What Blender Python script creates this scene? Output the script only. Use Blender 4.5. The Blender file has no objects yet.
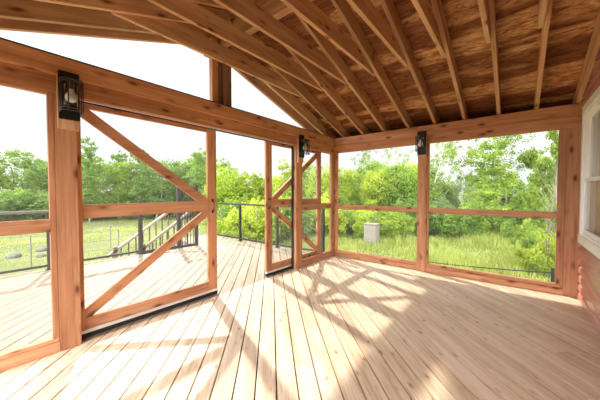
import bpy, bmesh, math, random
from mathutils import Vector, Matrix
import numpy as np

# ------------------------------------------------------------------ camera
SC = bpy.context.scene
COL = SC.collection
cam_d = bpy.data.cameras.new('camera')
cam = bpy.data.objects.new('camera', cam_d)
COL.objects.link(cam)
cam.location = (0, 0, 1.3)
cam.rotation_euler = (math.radians(90 - 1.633), 0, math.radians(38.885))
cam_d.sensor_width = 36
cam_d.lens = 36 * 267 / 600
cam_d.clip_start = 0.02
cam_d.clip_end = 500
SC.camera = cam

# ------------------------------------------------------------------ world
SKY_LOW, SKY_HIGH, SKY_GAIN = 0.88, 1.25, 1.0
SKY_FILL = 7.0      # unseen sky behind the camera, brightened as added fill for the interior
W = bpy.data.worlds.new('world')
SC.world = W
W.use_nodes = True
nt = W.node_tree
nt.nodes.clear()
N = lambda t: nt.nodes.new(t)
tc = N('ShaderNodeTexCoord')
sep = N('ShaderNodeSeparateXYZ')
nt.links.new(tc.outputs['Generated'], sep.inputs[0])
mr = N('ShaderNodeMapRange')
mr.inputs['From Min'].default_value = 0.26
mr.inputs['From Max'].default_value = 0.68
mr.inputs['To Min'].default_value = SKY_LOW
mr.inputs['To Max'].default_value = SKY_HIGH
mr.interpolation_type = 'SMOOTHSTEP'
nt.links.new(sep.outputs['Z'], mr.inputs['Value'])
mp = N('ShaderNodeMapping')
mp.inputs['Scale'].default_value = (1.6, 1.6, 6.0)
nt.links.new(tc.outputs['Generated'], mp.inputs[0])
nz = N('ShaderNodeTexNoise')
nz.inputs['Scale'].default_value = 1.7
nz.inputs['Detail'].default_value = 5
nt.links.new(mp.outputs[0], nz.inputs['Vector'])
rp = N('ShaderNodeValToRGB')
rp.color_ramp.elements[0].position = 0.36
rp.color_ramp.elements[0].color = (0.80, 0.83, 0.88, 1)
rp.color_ramp.elements[1].position = 0.56
rp.color_ramp.elements[1].color = (0.97, 0.97, 0.97, 1)
nt.links.new(nz.outputs['Fac'], rp.inputs[0])
bg = N('ShaderNodeBackground')
mul = N('ShaderNodeMath')
mul.operation = 'MULTIPLY'
mul.inputs[1].default_value = SKY_GAIN
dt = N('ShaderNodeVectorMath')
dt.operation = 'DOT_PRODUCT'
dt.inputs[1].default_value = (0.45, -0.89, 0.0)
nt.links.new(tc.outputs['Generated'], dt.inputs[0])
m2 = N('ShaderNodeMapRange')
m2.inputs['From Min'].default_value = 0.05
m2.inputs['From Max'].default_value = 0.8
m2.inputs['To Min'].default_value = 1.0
m2.inputs['To Max'].default_value = SKY_FILL
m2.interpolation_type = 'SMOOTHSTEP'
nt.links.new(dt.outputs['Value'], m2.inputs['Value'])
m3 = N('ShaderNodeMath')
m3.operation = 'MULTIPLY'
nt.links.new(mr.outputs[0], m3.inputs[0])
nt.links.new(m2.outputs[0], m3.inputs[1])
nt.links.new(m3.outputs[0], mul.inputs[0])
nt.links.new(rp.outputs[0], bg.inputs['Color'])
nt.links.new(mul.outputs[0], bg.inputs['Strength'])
wo = N('ShaderNodeOutputWorld')
nt.links.new(bg.outputs[0], wo.inputs[0])

# ------------------------------------------------------------------ sun
sd = bpy.data.lights.new('sun', 'SUN')
sd.energy = 4.0
sd.angle = math.radians(1.6)
sd.color = (1.0, 0.93, 0.82)
sun = bpy.data.objects.new('sun', sd)
COL.objects.link(sun)
sun.rotation_euler = Vector((1.0, -0.375, -1.0)).to_track_quat('-Z', 'Y').to_euler()
sun.location = (-10, 6, 12)

# ------------------------------------------------------------------ exposure
VS = SC.view_settings
VS.view_transform = 'Standard'
VS.look = 'None'
VS.gamma = 1
VS.use_curve_mapping = False
VS.exposure = 0.56
SC.cycles.use_denoising = True
SC.cycles.max_bounces = 10
SC.cycles.diffuse_bounces = 7
SC.cycles.transparent_max_bounces = 16
SC.cycles.caustics_reflective = False
SC.cycles.caustics_refractive = False

# ------------------------------------------------------------------ materials
MATS = {}


def new_mat(name):
    m = bpy.data.materials.new(name)
    m.use_nodes = True
    t = m.node_tree
    t.nodes.clear()
    out = t.nodes.new('ShaderNodeOutputMaterial')
    MATS[name] = m
    return m, t, out


def L(t, a, b):
    t.links.new(a, b)


def ramp(t, fac, stops):
    r = t.nodes.new('ShaderNodeValToRGB')
    e = r.color_ramp.elements
    while len(e) < len(stops):
        e.new(0.5)
    for i, (p, c) in enumerate(stops):
        e[i].position = p
        e[i].color = tuple(c) + (1,)
    L(t, fac, r.inputs[0])
    return r.outputs[0]


def mixc(t, fac, a, b, mode='MIX'):
    m = t.nodes.new('ShaderNodeMix')
    m.data_type = 'RGBA'
    m.blend_type = mode
    for s, v in ((0, fac), (6, a), (7, b)):
        if isinstance(v, (int, float)):
            m.inputs[s].default_value = v
        elif isinstance(v, tuple):
            m.inputs[s].default_value = v + (1,)
        else:
            L(t, v, m.inputs[s])
    return m.outputs[2]


def noise(t, vec, scale, detail=3, rough=0.5, dist=0.0):
    n = t.nodes.new('ShaderNodeTexNoise')
    n.inputs['Scale'].default_value = scale
    n.inputs['Detail'].default_value = detail
    n.inputs['Roughness'].default_value = rough
    n.inputs['Distortion'].default_value = dist
    L(t, vec, n.inputs['Vector'])
    return n.outputs['Fac']


def mapping(t, vec, scale=(1, 1, 1), rot=(0, 0, 0), loc=(0, 0, 0)):
    m = t.nodes.new('ShaderNodeMapping')
    m.inputs['Scale'].default_value = scale
    m.inputs['Rotation'].default_value = rot
    m.inputs['Location'].default_value = loc
    L(t, vec, m.inputs[0])
    return m.outputs[0]


def obj_coords(t, rnd=True):
    c = t.nodes.new('ShaderNodeTexCoord')
    if not rnd:
        return c.outputs['Object']
    oi = t.nodes.new('ShaderNodeObjectInfo')
    mu = t.nodes.new('ShaderNodeMath')
    mu.operation = 'MULTIPLY'
    mu.inputs[1].default_value = 37.0
    L(t, oi.outputs['Random'], mu.inputs[0])
    cb = t.nodes.new('ShaderNodeCombineXYZ')
    for i in range(3):
        L(t, mu.outputs[0], cb.inputs[i])
    va = t.nodes.new('ShaderNodeVectorMath')
    va.operation = 'ADD'
    L(t, c.outputs['Object'], va.inputs[0])
    L(t, cb.outputs[0], va.inputs[1])
    return va.outputs[0]


def principled(t, out, col, rough=0.6, bump=None, bstr=0.2, metallic=0.0, spec=0.3):
    p = t.nodes.new('ShaderNodeBsdfPrincipled')
    if isinstance(col, tuple):
        p.inputs['Base Color'].default_value = col + (1,)
    else:
        L(t, col, p.inputs['Base Color'])
    p.inputs['Roughness'].default_value = rough
    p.inputs['Metallic'].default_value = metallic
    p.inputs['Specular IOR Level'].default_value = spec
    if bump is not None:
        b = t.nodes.new('ShaderNodeBump')
        b.inputs['Strength'].default_value = bstr
        b.inputs['Distance'].default_value = 0.01
        L(t, bump, b.inputs['Height'])
        L(t, b.outputs[0], p.inputs['Normal'])
    if out is not None:
        L(t, p.outputs[0], out.inputs[0])
    return p


def knots(t, vec, scale, size):
    """dark round knots with soft rings"""
    v = t.nodes.new('ShaderNodeTexVoronoi')
    v.inputs['Scale'].default_value = 1.0
    v.inputs['Randomness'].default_value = 1.0
    L(t, mapping(t, vec, scale), v.inputs['Vector'])
    return ramp(t, v.outputs['Distance'], [(size * 0.45, (1, 1, 1)), (size, (0.35, 0.35, 0.35)), (size * 1.7, (0, 0, 0))])


def wood(name, dark, mid, light, knot, rough=0.65, kscale=(3.2, 9, 9), ksize=0.13, spec=0.25, tone=False):
    m, t, out = new_mat(name)
    co = obj_coords(t)
    big = noise(t, mapping(t, co, (0.9, 7, 7)), 1.0, 3, 0.5, 0.6)
    fine = noise(t, mapping(t, co, (2.2, 60, 60)), 1.0, 4, 0.6, 0.4)
    mixf = t.nodes.new('ShaderNodeMath')
    mixf.operation = 'MULTIPLY_ADD'
    L(t, fine, mixf.inputs[0])
    mixf.inputs[1].default_value = 0.45
    mm = t.nodes.new('ShaderNodeMath')
    mm.operation = 'MULTIPLY'
    mm.inputs[1].default_value = 0.55
    L(t, big, mm.inputs[0])
    L(t, mm.outputs[0], mixf.inputs[2])
    c = ramp(t, mixf.outputs[0], [(0.32, dark), (0.5, mid), (0.68, light)])
    oi = t.nodes.new('ShaderNodeObjectInfo')
    rt = ramp(t, oi.outputs['Random'], [(0.0, (0.82, 0.80, 0.78)), (1.0, (1.1, 1.08, 1.05))])
    c = mixc(t, 1.0, c, rt, 'MULTIPLY')
    k = knots(t, co, kscale, ksize)
    c = mixc(t, k, c, knot)
    principled(t, out, c, rough, fine, 0.15, spec=spec)
    return m


wood('cedar', (0.34, 0.145, 0.07), (0.54, 0.265, 0.14), (0.70, 0.385, 0.22), (0.15, 0.05, 0.025), kscale=(4.2, 10, 10), ksize=0.2)
wood('rafter_wood', (0.40, 0.21, 0.115), (0.61, 0.36, 0.20), (0.80, 0.54, 0.335), (0.18, 0.07, 0.03), kscale=(3.2, 9, 9), ksize=0.15)
wood('dark_cedar', (0.16, 0.08, 0.05), (0.25, 0.135, 0.09), (0.34, 0.20, 0.13), (0.1, 0.04, 0.02))  # darker, browner cedar for two of the king post boards
wood('weathered_wood', (0.26, 0.20, 0.16), (0.34, 0.28, 0.23), (0.42, 0.36, 0.30), (0.2, 0.15, 0.1))


def floor_mat(name, g=1.0):
    m, t, out = new_mat(name)
    c0 = t.nodes.new('ShaderNodeTexCoord').outputs['Object']
    rot = mapping(t, c0, (1, 1, 1), (0, 0, math.radians(-135)))
    at = t.nodes.new('ShaderNodeAttribute')
    at.attribute_name = 'tone'
    off = t.nodes.new('ShaderNodeVectorMath')
    off.operation = 'SCALE'
    off.inputs['Scale'].default_value = 17.0
    L(t, at.outputs['Color'], off.inputs[0])
    ad = t.nodes.new('ShaderNodeVectorMath')
    L(t, rot, ad.inputs[0])
    L(t, off.outputs[0], ad.inputs[1])
    co = ad.outputs[0]
    big = noise(t, mapping(t, co, (0.8, 9, 9)), 1.0, 3, 0.5, 1.2)
    fine = noise(t, mapping(t, co, (2.5, 70, 70)), 1.0, 4, 0.6, 0.5)
    b1 = mixc(t, 0.45, big, fine)
    c = ramp(t, b1, [(0.36, (0.58, 0.42, 0.27)), (0.5, (0.78, 0.62, 0.44)), (0.62, (0.88, 0.74, 0.56))])
    tn = ramp(t, at.outputs['Fac'], [(0.0, (0.78, 0.74, 0.69)), (0.45, (0.97, 0.96, 0.95)), (1.0, (1.06, 1.06, 1.06))])
    c = mixc(t, 1.0, c, tn, 'MULTIPLY')
    c = mixc(t, 1.0, c, (g, g, g), 'MULTIPLY')
    k = knots(t, co, (5.5, 12, 12), 0.15)
    km = ramp(t, noise(t, co, 2.6, 2), [(0.42, (0.35, 0.35, 0.35)), (0.55, (1, 1, 1))])
    k = mixc(t, 1.0, k, km, 'MULTIPLY')
    c = mixc(t, k, c, (0.40, 0.20, 0.095))
    principled(t, out, c, 0.5, fine, 0.1, spec=0.35)
    return m


floor_mat('floor_wood')
floor_mat('deck_wood', 0.42)


def plywood():
    m, t, out = new_mat('sheathing_plywood')
    co = t.nodes.new('ShaderNodeTexCoord').outputs['Object']
    a = noise(t, mapping(t, co, (2.0, 7, 7)), 1.5, 6, 0.65, 2.2)
    c = ramp(t, a, [(0.32, (0.20, 0.075, 0.028)), (0.44, (0.50, 0.24, 0.10)), (0.56, (0.68, 0.37, 0.165)), (0.70, (0.80, 0.50, 0.26))])
    # broad stained courses running across the rafters
    w = noise(t, mapping(t, co, (0.55, 3.3, 3.3)), 1.0, 2, 0.5, 0.3)
    wb = ramp(t, w, [(0.45, (1.0, 1.0, 1.0)), (0.53, (0.40, 0.28, 0.24))])
    c = mixc(t, 1.0, c, wb, 'MULTIPLY')
    b = noise(t, mapping(t, co, (3.0, 16, 16)), 1.6, 4, 0.7, 2.0)
    bl = ramp(t, b, [(0.54, (0, 0, 0)), (0.62, (0.85, 0.85, 0.85))])
    c = mixc(t, bl, c, (0.12, 0.045, 0.02))
    principled(t, out, c, 0.6, a, 0.1, spec=0.2)


plywood()


def siding_mat():
    m, t, out = new_mat('red_siding')
    co = t.nodes.new('ShaderNodeTexCoord').outputs['Object']
    a = noise(t, mapping(t, co, (30, 2, 60)), 1.0, 4, 0.6)
    c = ramp(t, a, [(0.3, (0.46, 0.18, 0.14)), (0.55, (0.57, 0.25, 0.20)), (0.75, (0.64, 0.32, 0.26))])
    principled(t, out, c, 0.3, a, 0.03, spec=1.0)


siding_mat()


def plain(name, col, rough=0.5, metallic=0.0, spec=0.4, var=0.08):
    m, t, out = new_mat(name)
    co = obj_coords(t)
    a = noise(t, co, 9.0, 3)
    lo = tuple(x * (1 - var) for x in col)
    hi = tuple(min(1, x * (1 + var)) for x in col)
    c = ramp(t, a, [(0.35, lo), (0.65, hi)])
    principled(t, out, c, rough, metallic=metallic, spec=spec)
    return m


plain('white_paint', (0.93, 0.93, 0.93), 0.3, var=0.01)
plain('black_metal', (0.016, 0.015, 0.015), 0.4, 0.3)
plain('dark_bronze', (0.07, 0.06, 0.05), 0.35, 0.7)
plain('black_rubber', (0.02, 0.018, 0.017), 0.7)
plain('pale_aluminium', (0.72, 0.69, 0.65), 0.4, 0.3)
plain('galvanised', (0.16, 0.16, 0.16), 0.6, 0.2)
plain('rail_brown', (0.12, 0.105, 0.095), 0.5, 0.1)
plain('rail_grey', (0.04, 0.037, 0.035), 0.5, 0.2)
plain('utility_grey', (0.24, 0.21, 0.18), 0.6)
plain('stone_grey', (0.13, 0.13, 0.115), 0.8, var=0.2)
plain('curtain_beige', (0.80, 0.70, 0.55), 0.8)
plain('room_wall', (0.40, 0.30, 0.20), 0.8)
plain('roof_shingle', (0.10, 0.09, 0.085), 0.8, var=0.25)
plain('soffit_dark', (0.12, 0.07, 0.04), 0.7)
plain('bulb_frost', (0.88, 0.85, 0.78), 0.3)
plain('brass', (0.55, 0.40, 0.2), 0.35, 0.8)


def screen_mat():
    m, t, out = new_mat('insect_screen')
    tr = t.nodes.new('ShaderNodeBsdfTransparent')
    d = t.nodes.new('ShaderNodeBsdfDiffuse')
    d.inputs['Color'].default_value = (0.36, 0.35, 0.34, 1)
    tl = t.nodes.new('ShaderNodeBsdfTranslucent')
    tl.inputs['Color'].default_value = (0.3, 0.3, 0.3, 1)
    mx = t.nodes.new('ShaderNodeMixShader')
    mx.inputs[0].default_value = 0.5
    L(t, d.outputs[0], mx.inputs[1])
    L(t, tl.outputs[0], mx.inputs[2])
    m2 = t.nodes.new('ShaderNodeMixShader')
    m2.inputs[0].default_value = 0.09
    L(t, tr.outputs[0], m2.inputs[1])
    L(t, mx.outputs[0], m2.inputs[2])
    L(t, m2.outputs[0], out.inputs[0])


screen_mat()


def glass_mat(name, refl, tint):
    m, t, out = new_mat(name)
    tr = t.nodes.new('ShaderNodeBsdfTransparent')
    tr.inputs['Color'].default_value = tint + (1,)
    g = t.nodes.new('ShaderNodeBsdfGlossy')
    g.inputs['Roughness'].default_value = 0.02
    fr = t.nodes.new('ShaderNodeFresnel')
    fr.inputs['IOR'].default_value = 1.45
    mt = t.nodes.new('ShaderNodeMath')
    mt.operation = 'MULTIPLY'
    mt.inputs[1].default_value = refl
    L(t, fr.outputs[0], mt.inputs[0])
    mx = t.nodes.new('ShaderNodeMixShader')
    L(t, mt.outputs[0], mx.inputs[0])
    L(t, tr.outputs[0], mx.inputs[1])
    L(t, g.outputs[0], mx.inputs[2])
    L(t, mx.outputs[0], out.inputs[0])


glass_mat('clear_glass', 1.0, (0.96, 0.98, 0.97))
glass_mat('house_glass', 0.4, (0.85, 0.86, 0.84))


def leaf_mat(name, dark, light, trans):
    m, t, out = new_mat(name)
    co = obj_coords(t)
    a = noise(t, co, 1.1, 4, 0.7)
    c = ramp(t, a, [(0.34, dark), (0.62, light)])
    oi = t.nodes.new('ShaderNodeObjectInfo')
    rt = ramp(t, oi.outputs['Random'], [(0.0, (0.8, 0.88, 0.8)), (1.0, (1.15, 1.08, 1.0))])
    c = mixc(t, 1.0, c, rt, 'MULTIPLY')
    d = t.nodes.new('ShaderNodeBsdfDiffuse')
    L(t, c, d.inputs['Color'])
    tl = t.nodes.new('ShaderNodeBsdfTranslucent')
    c2 = mixc(t, 1.0, c, trans, 'MULTIPLY')
    L(t, c2, tl.inputs['Color'])
    mx = t.nodes.new('ShaderNodeMixShader')
    mx.inputs[0].default_value = 0.5
    L(t, d.outputs[0], mx.inputs[1])
    L(t, tl.outputs[0], mx.inputs[2])
    L(t, mx.outputs[0], out.inputs[0])


leaf_mat('leaf_green', (0.11, 0.18, 0.045), (0.29, 0.40, 0.10), (1.5, 1.5, 1.0))
leaf_mat('leaf_yellow', (0.20, 0.28, 0.045), (0.42, 0.50, 0.10), (1.5, 1.45, 0.9))
leaf_mat('leaf_deep', (0.07, 0.13, 0.04), (0.19, 0.28, 0.09), (1.4, 1.5, 1.0))
leaf_mat('leaf_pale', (0.24, 0.31, 0.16), (0.42, 0.50, 0.27), (1.3, 1.35, 1.0))
leaf_mat('grass_blade', (0.26, 0.31, 0.09), (0.44, 0.48, 0.17), (1.35, 1.35, 0.9))
plain('bark', (0.24, 0.20, 0.16), 0.9, var=0.3)
plain('pale_bark', (0.55, 0.52, 0.46), 0.8, var=0.2)


def ground_mat():
    m, t, out = new_mat('meadow_ground')
    co = t.nodes.new('ShaderNodeTexCoord').outputs['Object']
    a = noise(t, co, 0.35, 4, 0.6)
    b = noise(t, co, 7.0, 5, 0.7)
    f = mixc(t, 0.5, a, b)
    c = ramp(t, f, [(0.36, (0.09, 0.115, 0.038)), (0.5, (0.14, 0.165, 0.06)), (0.64, (0.20, 0.21, 0.095))])
    principled(t, out, c, 0.9, b, 0.3, spec=0.1)


ground_mat()

# ------------------------------------------------------------------ helpers
rng = random.Random(7)


def link(name, me, mat, parent=None, loc=(0, 0, 0)):
    o = bpy.data.objects.new(name, me)
    COL.objects.link(o)
    if mat:
        me.materials.clear()
        me.materials.append(MATS[mat])
    o.location = loc
    if parent is not None:
        o.parent = parent
    return o


def empty(name, loc, label=None, cat=None, group=None, kind=None):
    o = bpy.data.objects.new(name, None)
    COL.objects.link(o)
    o.location = loc
    o.empty_display_size = 0.1
    tag(o, label, cat, group, kind)
    return o


def tag(o, label=None, cat=None, group=None, kind=None):
    for k, v in (('label', label), ('category', cat), ('group', group), ('kind', kind)):
        if v:
            o[k] = v
    return o


def from_bm(name, bm, mat, parent=None, loc=(0, 0, 0), smooth=False):
    me = bpy.data.meshes.new(name)
    bmesh.ops.recalc_face_normals(bm, faces=bm.faces)
    bm.to_mesh(me)
    bm.free()
    if smooth:
        for p in me.polygons:
            p.use_smooth = True
    return link(name, me, mat, parent, loc)


def bm_box(bm, lo, hi):
    x0, y0, z0 = lo
    x1, y1, z1 = hi
    v = [bm.verts.new(p) for p in ((x0, y0, z0), (x1, y0, z0), (x1, y1, z0), (x0, y1, z0), (x0, y0, z1), (x1, y0, z1), (x1, y1, z1), (x0, y1, z1))]
    for f in ((0, 3, 2, 1), (4, 5, 6, 7), (0, 1, 5, 4), (1, 2, 6, 5), (2, 3, 7, 6), (3, 0, 4, 7)):
        bm.faces.new([v[i] for i in f])
    return v


def bevel(bm, w):
    if w > 0:
        bmesh.ops.bevel(bm, geom=list(bm.edges), offset=w, segments=2, affect='EDGES', clamp_overlap=True)


def plank(name, p0, p1, up, w, h, mat, parent=None, bev=0.003):
    """rectangular timber from p0 to p1: w across, h along 'up'; grain runs along its length"""
    p0, p1, up = Vector(p0), Vector(p1), Vector(up)
    x = (p1 - p0).normalized()
    y = up.cross(x).normalized()
    z = x.cross(y)
    ln = (p1 - p0).length
    bm = bmesh.new()
    bm_box(bm, (-ln / 2, -w / 2, -h / 2), (ln / 2, w / 2, h / 2))
    bevel(bm, bev)
    o = from_bm(name, bm, mat)
    M = Matrix((x, y, z)).transposed().to_4x4()
    M.translation = (p0 + p1) / 2
    if parent is not None:
        M.translation = M.translation - parent.location
        o.parent = parent
    o.matrix_local = M if parent is not None else M
    return o


def tim(name, lo, hi, axis, mat, parent=None, bev=0.003):
    """axis-aligned timber box between two corners, grain along the axis"""
    lo, hi = Vector(lo), Vector(hi)
    c = (lo + hi) / 2
    s = hi - lo
    a, b = c.copy(), c.copy()
    a[axis] = lo[axis]
    b[axis] = hi[axis]
    if axis == 2:
        return plank(name, a, b, (0, 1, 0), s.x, s.y, mat, parent, bev)
    if axis == 1:
        return plank(name, a, b, (0, 0, 1), s.x, s.z, mat, parent, bev)
    return plank(name, a, b, (0, 0, 1), s.y, s.z, mat, parent, bev)


def tube_bm(bm, pts, r, seg=8, cap=True, radii=None):
    pts = [Vector(p) for p in pts]
    rings = []
    n = len(pts)
    ref = None
    for i, p in enumerate(pts):
        d = (pts[min(i + 1, n - 1)] - pts[max(i - 1, 0)]).normalized()
        if ref is None:
            ref = Vector((0, 0, 1)) if abs(d.z) < 0.9 else Vector((1, 0, 0))
        u = d.cross(ref).normalized()
        v = d.cross(u).normalized()
        ref = v.cross(d).normalized() if False else ref
        rr = radii[i] if radii else r
        rings.append([bm.verts.new(p + (u * math.cos(2 * math.pi * k / seg) + v * math.sin(2 * math.pi * k / seg)) * rr) for k in range(seg)])
    for a, b in zip(rings, rings[1:]):
        for k in range(seg):
            bm.faces.new((a[k], a[(k + 1) % seg], b[(k + 1) % seg], b[k]))
    if cap:
        bm.faces.new(rings[0][::-1])
        bm.faces.new(rings[-1])


def lathe_bm(bm, prof, c=(0, 0, 0), seg=16):
    rings = []
    for r, z in prof:
        rings.append([bm.verts.new((c[0] + max(r, 1e-4) * math.cos(2 * math.pi * k / seg), c[1] + max(r, 1e-4) * math.sin(2 * math.pi * k / seg), c[2] + z)) for k in range(seg)])
    for a, b in zip(rings, rings[1:]):
        for k in range(seg):
            bm.faces.new((a[k], a[(k + 1) % seg], b[(k + 1) % seg], b[k]))
    bm.faces.new(rings[0][::-1])
    bm.faces.new(rings[-1])


def slab(name, poly, thick, mat, parent=None):
    """thin sheet from a 3-D polygon, extruded along its normal"""
    bm = bmesh.new()
    base = parent.location if parent is not None else Vector((0, 0, 0))
    pts = [Vector(p) - base for p in poly]
    n = (pts[1] - pts[0]).cross(pts[2] - pts[0]).normalized() * thick
    a = [bm.verts.new(p) for p in pts]
    b = [bm.verts.new(p + n) for p in pts]
    bm.faces.new(a[::-1])
    bm.faces.new(b)
    for i in range(len(a)):
        j = (i + 1) % len(a)
        bm.faces.new((a[i], a[j], b[j], b[i]))
    return from_bm(name, bm, mat, parent)


def sheet(name, poly, mat, parent):
    bm = bmesh.new()
    bm.faces.new([bm.verts.new(Vector(p) - parent.location) for p in poly])
    return from_bm(name, bm, mat, parent)


# ------------------------------------------------------------------ dimensions
XL, YB, XR = -2.865, 4.673, 0.622        # inner faces: screened left wall, far wall, house wall
YF = -0.62                               # near wall behind the camera
ZB, ZS, ZT = 2.097, 2.232, 2.376         # beam underside, step, top
RY, RZ = 2.05, 3.25                      # ridge: underside of the rafters
SF, SN = (RZ - ZT) / (YB - RY), 0.345    # roof slopes (far, near)
GZ = -0.9                                # meadow level


def zfar(y):
    return RZ - SF * (y - RY)


def znear(y):
    return RZ - SN * (RY - y)


# ------------------------------------------------------------------ ground
def ground():
    bm = bmesh.new()
    bmesh.ops.create_grid(bm, x_segments=60, y_segments=60, size=90)
    for v in bm.verts:
        r = math.hypot(v.co.x, v.co.y)
        k = max(0, min(1, (r - 14) / 30))
        v.co.z = GZ + k * 0.25 * math.sin(v.co.x * 0.21 + 1) * math.cos(v.co.y * 0.17)
    o = from_bm('ground', bm, 'meadow_ground', smooth=True)
    tag(o, kind='structure')


ground()


# ------------------------------------------------------------------ floors of diagonal boards
def clip(poly, nx, ny, d):
    out = []
    for i in range(len(poly)):
        a, b = poly[i], poly[(i + 1) % len(poly)]
        da, db = a[0] * nx + a[1] * ny - d, b[0] * nx + b[1] * ny - d
        if da <= 0:
            out.append(a)
        if da * db < 0:
            t = da / (da - db)
            out.append((a[0] + (b[0] - a[0]) * t, a[1] + (b[1] - a[1]) * t))
    return out


def boards(name, rects, zt, th, seed):
    r = random.Random(seed)
    bm = bmesh.new()
    lay = bm.loops.layers.float_color.new('tone')
    s = math.sqrt(0.5)
    bw, gap = 0.1405, 0.0105
    for i in range(-60, 60):
        v0, v1 = i * bw + gap / 2 + 0.03, (i + 1) * bw - gap / 2 + 0.03
        # break the run into board lengths along u = (-s, s)
        u = -12 + r.random() * 3
        while u < 12:
            ln = r.choice((3.05, 3.66, 4.27, 4.88))
            tone = (r.random(), r.random(), r.random(), 1)
            g = 0.37 + 0.0
            for (x0, y0, x1, y1) in rects:
                poly = [(x0, y0), (x1, y0), (x1, y1), (x0, y1)]
                poly = clip(poly, s, s, v1)
                poly = clip(poly, -s, -s, -v0) if poly else poly
                poly = clip(poly, -s, s, u + ln - 0.0015) if poly else poly
                poly = clip(poly, s, -s, -(u + 0.0015)) if poly else poly
                if len(poly) < 3:
                    continue
                area = 0.5 * abs(sum(poly[k][0] * poly[(k + 1) % len(poly)][1] - poly[(k + 1) % len(poly)][0] * poly[k][1] for k in range(len(poly))))
                if area < 1e-4:
                    continue
                top = [bm.verts.new((p[0], p[1], zt)) for p in poly]
                bot = [bm.verts.new((p[0], p[1], zt - th)) for p in poly]
                fs = [bm.faces.new(top), bm.faces.new(bot[::-1])]
                for k in range(len(top)):
                    j = (k + 1) % len(top)
                    fs.append(bm.faces.new((bot[k], bot[j], top[j], top[k])))
                for f in fs:
                    for lp in f.loops:
                        lp[lay] = tone
            u += ln
    return from_bm(name, bm, 'floor_wood')


tag(boards('floor', [(-2.90, YF - 0.12, XR, YB + 0.11)], 0.0, 0.03, 3), kind='structure')
dk = tag(boards('deck', [(-6.16, -3.6, -2.904, 4.66), (-7.36, 3.55, -6.163, 4.66)], 0.0, 0.03, 3), kind='structure')
dk.data.materials[0] = MATS['deck_wood']
# dark joist platform under the boards
bm = bmesh.new()
for k in range(14):
    y = -3.55 + k * 0.62
    bm_box(bm, (-6.14, y, -0.26), (XR, y + 0.045, -0.032))
bm_box(bm, (-6.17, -3.6, -0.28), (-6.14, 3.55, -0.032))
bm_box(bm, (-7.36, 4.62, -0.28), (-2.9, 4.66, -0.032))
bm_box(bm, (-2.9, YB + 0.07, -0.28), (XR, YB + 0.11, -0.032))
bm_box(bm, (-7.36, 3.6, -0.28), (-7.32, 4.6, -0.032))
bm_box(bm, (-7.30, 3.57, -0.28), (-6.2, 3.6, -0.032))
for x in (-7.3, -6.1, -4.5, -2.95, -1.2, 0.5):
    for y in (4.45,):
        bm_box(bm, (x - 0.07, y - 0.07, GZ - 0.1), (x + 0.07, y + 0.07, -0.28))
tag(from_bm('trim_joists', bm, 'weathered_wood'), kind='structure')

# ------------------------------------------------------------------ roof
X_OUT = -3.30


def roof():
    off = 0.195
    bm = bmesh.new()

    def strip(y0, z0, y1, z1, t, x0, x1):
        v = []
        for x in (x0, x1):
            v += [bm.verts.new((x, y0, z0)), bm.verts.new((x, y1, z1)), bm.verts.new((x, y1, z1 + t)), bm.verts.new((x, y0, z0 + t))]
        for f in ((0, 1, 2, 3), (7, 6, 5, 4), (0, 4, 5, 1), (1, 5, 6, 2), (2, 6, 7, 3), (3, 7, 4, 0)):
            bm.faces.new([v[i] for i in f])
    strip(RY, RZ + off, 5.15, zfar(5.15) + off, 0.014, X_OUT, XR + 0.25)
    strip(RY, RZ + off, -1.1, znear(-1.1) + off, 0.014, X_OUT, XR + 0.25)
    tag(from_bm('ceiling', bm, 'sheathing_plywood'), kind='structure')
    bm = bmesh.new()
    strip(RY, RZ + off + 0.016, 5.18, zfar(5.18) + off + 0.016, 0.02, X_OUT - 0.03, XR + 0.25)
    strip(RY, RZ + off + 0.016, -1.13, znear(-1.13) + off + 0.016, 0.02, X_OUT - 0.03, XR + 0.25)
    tag(from_bm('roof', bm, 'roof_shingle'), kind='structure')


roof()
# eave closures
bm = bmesh.new()
bm_box(bm, (X_OUT, 5.13, zfar(5.13) - 0.06), (XR, 5.15, zfar(5.13) + 0.19))
bm_box(bm, (X_OUT, YB + 0.13, zfar(5.13) - 0.06), (XR, 5.13, zfar(5.13) - 0.045))
tag(from_bm('trim_eave_far', bm, 'soffit_dark'), kind='structure')
bm = bmesh.new()
bm_box(bm, (X_OUT, -1.10, znear(-1.1) - 0.06), (XR, -1.08, znear(-1.1) + 0.18))
bm_box(bm, (X_OUT, -1.08, znear(-1.1) - 0.06), (XR, YF - 0.13, znear(-1.1) - 0.045))
tag(from_bm('trim_eave_near', bm, 'soffit_dark'), kind='structure')

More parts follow.
